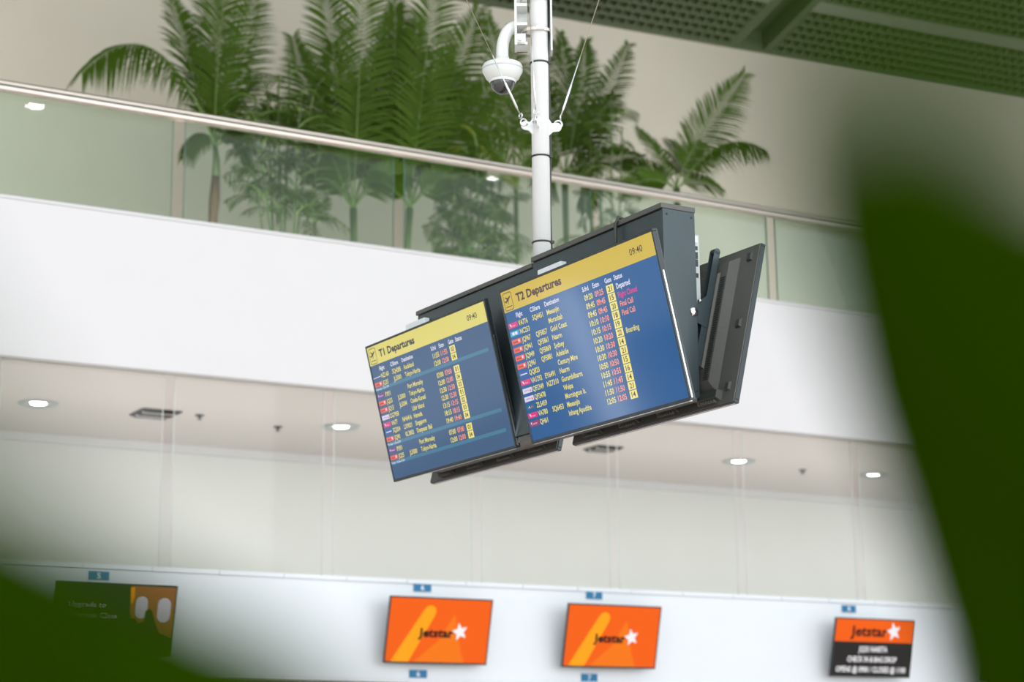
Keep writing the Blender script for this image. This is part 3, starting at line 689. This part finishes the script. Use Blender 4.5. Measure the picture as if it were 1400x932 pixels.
def palm(Y, base, crown, fronds, label, ll=.42, lw=.025, n=34, trunk_r=.035, brown=False, lm=None, shaft=True):
    b = PX(base[0], base[1], Y); x = b.x
    t = thing('palm_tree', (x, Y, 6.171), label, 'palm', 'palms behind the balcony glass')
    c = PX(crown[0], crown[1], Y); pot(t, x, Y)
    zb = 6.25
    if brown:
        MB().tube([(x, Y, zb), (x, Y, 6.9), (x+.01, Y, 7.05), (x+.02, Y, 7.3)], [trunk_r*1.1, trunk_r*1.3, trunk_r*1.5, trunk_r*1.1], 12).build('trunk', trunk_brown, t)
        MB().tube([(x+.02, Y, 7.28), (x+.02, Y, 7.45), (c.x, Y, c.z)], [trunk_r*1.15, trunk_r*.9, trunk_r*.6], 12).build('crownshaft', trunk_green, t)
    else:
        MB().tube([(x, Y, zb), (x*.6+c.x*.4, Y, zb*.5+c.z*.5), (c.x, Y, c.z)], [trunk_r, trunk_r*.85, trunk_r*1.1], 12).build('trunk', trunk_green, t)
    for f in fronds:
        (cx_, cy_), (tx, ty) = f[0], f[1]; dy = f[2]; k = f[3] if len(f) > 3 else 1.; arch = len(f) > 4
        p0 = c + Vector((0, 0, random.uniform(-.03, .03))); p1 = PX(cx_, cy_, Y+dy*.6); p2 = PX(tx, ty, Y+dy)
        L = (p1-p0).length+(p2-p1).length
        frond_mesh(p0, p1, p2, max(12, int(n*min(1.3, L/1.2))), ll*k, lw, vee=.1 if arch else .30, droop=.95 if arch else .30, face=(62, 80) if arch else (10, 50)).build('frond', [lm or leaf_a, rachis_mat], t)
    return t
def cane_plant(Y, base_x, spread, top, label, canes=7, fl=.42, dens=11, lm=None, low=335, yellow=0, lo=.16):
    b = PX(base_x, low, Y)
    t = thing('bamboo_palm', (b.x, Y, 6.171), label, 'palm', 'palms behind the balcony glass'); pot(t, b.x, Y, .26)
    for k in range(canes):
        u = (k+.5)/canes*2-1; yy = Y+random.uniform(-.25, .25)
        tp = PX(base_x+u*spread*1.15, top+abs(u)*70+random.uniform(-15, 25), yy)
        bx = b.x+u*.16
        pts = [Vector((bx, Y+(yy-Y)*.4, 6.25)), Vector((bx*.5+tp.x*.5, (Y+yy)/2, (6.25+tp.z)/2)), tp]
        cane = MB().tube([bez(*pts, s/8) for s in range(9)], [.013*(1-.05*s) for s in range(9)], 6).build('cane', [trunk_green], t)
        for j in range(dens):
            s = lo+(1-lo)*(j+random.random()*.6)/dens; p0 = bez(*pts, min(1, s)); az = j*2.4+k+random.uniform(-.4, .4)
            L = fl*random.uniform(.75, 1.15)*(1.15-.35*s); el = random.uniform(.35, 1.1)
            d = Vector((math.cos(az), math.sin(az)*.8, 0))
            p1 = p0+d*L*.5*math.cos(el)+Vector((0, 0, L*.5*math.sin(el)+.03)); p2 = p1+d*L*.55+Vector((0, 0, -L*random.uniform(.1, .55)))
            m_ = lm or leaf_b
            if yellow and j > dens-1-yellow: m_ = leaf_c
            frond_mesh(p0, p1, p2, 8, .17, .017, pet=.25, vee=.05, droop=.5, fwdk=.9).build('frond', [m_, rachis_mat], cane)
    return t
palm(17.2, (291, 305), (294, 200), [((292, 80), (318, -80), .1, 1.15), ((262, 100), (232, -10), .3, 1.0), ((215, -12), (112, 98), -.35, 1.25, 1), ((318, 110), (352, -20), .4, 1.1),
      ((325, 150), (350, 205), .2, .6, 1), ((275, 160), (250, 215), .3, .5, 1), ((300, 100), (285, -40), .5, 1.1), ((320, 170), (340, 235), -.2, .5), ((285, 150), (262, 60), .6, .9)],
     'palm with a brown swollen trunk and one frond arching left over the rail', n=46, ll=.44, brown=True)
cane_plant(17.0, 388, 55, 85, 'dense dark bamboo palm between the brown-trunked palm and the first V-shaped palm', canes=8, dens=12, fl=.44, lo=.34)
palm(17.3, (485, 332), (483, 285), [((440, 190), (400, 50), .3), ((465, 120), (440, -40), .1, 1.1), ((490, 120), (500, -80), -.1, 1.1), ((525, 150), (545, -10), .2, 1.1),
      ((540, 190), (585, 120), .4), ((420, 180), (360, 150), .5), ((525, 225), (560, 240), -.2, .6), ((445, 225), (415, 240), .2, .6), ((510, 180), (530, 60), .5), ((455, 200), (455, 60), .5)],
     'V-shaped green palm standing left of the glass gap in the middle', n=44, ll=.50, lw=.030)
palm(17.1, (554, 338), (560, 285), [((575, 130), (600, -60), 0, 1.1), ((600, 150), (655, 10), .3, 1.1), ((540, 150), (540, 10), .2), ((620, 190), (690, 90), .2), ((520, 190), (490, 110), .4),
      ((590, 200), (610, 90), .5), ((605, 235), (640, 215), -.1, .7), ((530, 240), (505, 250), 0, .5), ((560, 160), (570, 30), .5, 1.1)],
     'V-shaped green palm standing just right of the middle glass gap', n=44, ll=.50, lw=.034)
cane_plant(16.9, 652, 42, 195, 'low bushy bamboo palm left of the white pole', canes=9, dens=14, fl=.40, yellow=1)
palm(17.5, (707, 360), (705, 245), [((690, 130), (665, 20), .2), ((650, 160), (600, 70), .4), ((720, 130), (760, 60), .3), ((680, 190), (640, 200), -.1, .8), ((725, 190), (765, 170), .1, .8), ((700, 140), (700, 40), .5), ((665, 200), (650, 260), .2, .6), ((735, 200), (755, 262), .2, .6)],
     'slim light green palm directly behind and left of the white pole', n=40, trunk_r=.026)
palm(17.6, (775, 330), (772, 240), [((780, 130), (765, 45), .2), ((795, 140), (800, 55), .1, .9), ((820, 150), (860, 60), .2, .9), ((805, 170), (840, 130), .4), ((750, 170), (735, 90), .4), ((810, 210), (880, 215), -.1, .9), ((745, 200), (740, 280), .1, .8), ((800, 220), (800, 290), .1, .8)],
     'dark full palm right behind the white pole', n=32, ll=.40, lw=.032, lm=leaf_b)
cane_plant(17.2, 828, 26, 125, 'tall slender bamboo palm between the pole and the right-hand palm', canes=4, dens=14, fl=.40, low=325)
palm(17.2, (928, 330), (925, 258), [((945, 190), (1020, 100), 0, 1.15), ((985, 165), (1048, 205), -.3, .95, 1), ((905, 215), (870, 175), .3, .7), ((890, 230), (850, 262), .1, .7), ((935, 215), (960, 195), .4, .8), ((895, 225), (850, 225), .3, .7), ((925, 200), (915, 190), .6, .7), ((950, 235), (990, 262), .3, .6)],
     'short palm at the right with a big frond leaning right above the board', n=52, ll=.40, lw=.022)
palm(17.0, (435, 340), (430, 305), [((440, 290), (450, 270), .1, .45), ((420, 290), (405, 285), 0, .45), ((440, 300), (462, 300), .1, .45), ((425, 285), (425, 262), .1, .5)],
     'small low palm seedling by the dense bamboo palm', n=20, ll=.25, lw=.02, trunk_r=.012)

# ------------------------------------------------------------ broad leaves close to the camera
def blade(t, rows, stalk_end, name='leaf'):
    """rows: list of (left pixel, right pixel, distance) from tip to base; a ribbed blade with real thickness"""
    cols = 9; vs = []
    for (l, r, dl, dr) in rows:
        for k in range(cols):
            u = k/(cols-1); px = l[0]*(1-u)+r[0]*u; py = l[1]*(1-u)+r[1]*u; d = dl*(1-u)+dr*u
            vs.append(at_d(px, py, d + .018*abs(u-.5)*2))
    n = len(rows); fs = []
    for i in range(n-1):
        for k in range(cols-1): fs.append((i*cols+k, i*cols+k+1, (i+1)*cols+k+1, (i+1)*cols+k))
    o = MB().add(vs, fs, True).build('blade', near_leaf, t)
    sd = o.modifiers.new('thick', 'SOLIDIFY'); sd.thickness = .0006
    mid = [vs[i*cols+cols//2] for i in range(n)]
    MB().tube(mid+[mid[-1].lerp(stalk_end, .3), stalk_end], [.0008]+[.0016]*(n-1)+[.0025, .003], 6).build('stalk', near_leaf, t)
def floor_plant(x, y, label):
    t = thing('broadleaf_plant', (x, y, 0), label, 'plant')
    MB().lathe([(0, .001), (.11, .001), (.14, .26), (.13, .26), (.125, .23), (0, .23)], (x, y, 0), 24).build('pot', pot_mat, t)
    return t
rp = floor_plant(.42, .30, 'blurred broad green leaves close to the lens, filling the right edge')
top = Vector((.42, .30, .23))
blade(rp, [((1010, 125), (1420, 215), .20, .22), ((1055, 220), (1520, 300), .25, .27), ((1105, 360), (1600, 400), .34, .36), ((1160, 540), (1650, 570), .42, .42), ((1220, 700), (1700, 740), .48, .46), ((1300, 940), (1700, 940), .54, .50), ((1370, 1200), (1600, 1200), .58, .52)], top)
blade(rp, [((1200, -500), (1330, -500), .10, .10), ((1130, -200), (1400, -200), .10, .10), ((1120, 40), (1440, 40), .10, .10), ((1220, 260), (1480, 260), .11, .11), ((1400, 550), (1650, 550), .15, .15), ((1700, 900), (1850, 900), .2, .2)], top)
lp = floor_plant(-.02, .50, 'blurred broad green leaf close to the lens in the lower left corner')
blade(lp, [((-330, 420), (-150, 560), .22, .22), ((-330, 560), (50, 675), .23, .24), ((-300, 700), (225, 788), .25, .28), ((-200, 860), (405, 880), .28, .31), ((-100, 1050), (510, 985), .30, .33), ((50, 1250), (500, 1150), .32, .36)], Vector((-.02, .5, .23)))
blade(lp, [((-330, 300), (-200, 400), .12, .12), ((-330, 560), (-60, 600), .12, .12), ((-260, 760), (20, 800), .12, .12), ((-100, 1050), (80, 1050), .14, .14), ((50, 1450), (200, 1450), .2, .2)], Vector((-.02, .5, .23)))
for o in C.objects:
    if '_rot' in o: del o['_rot']
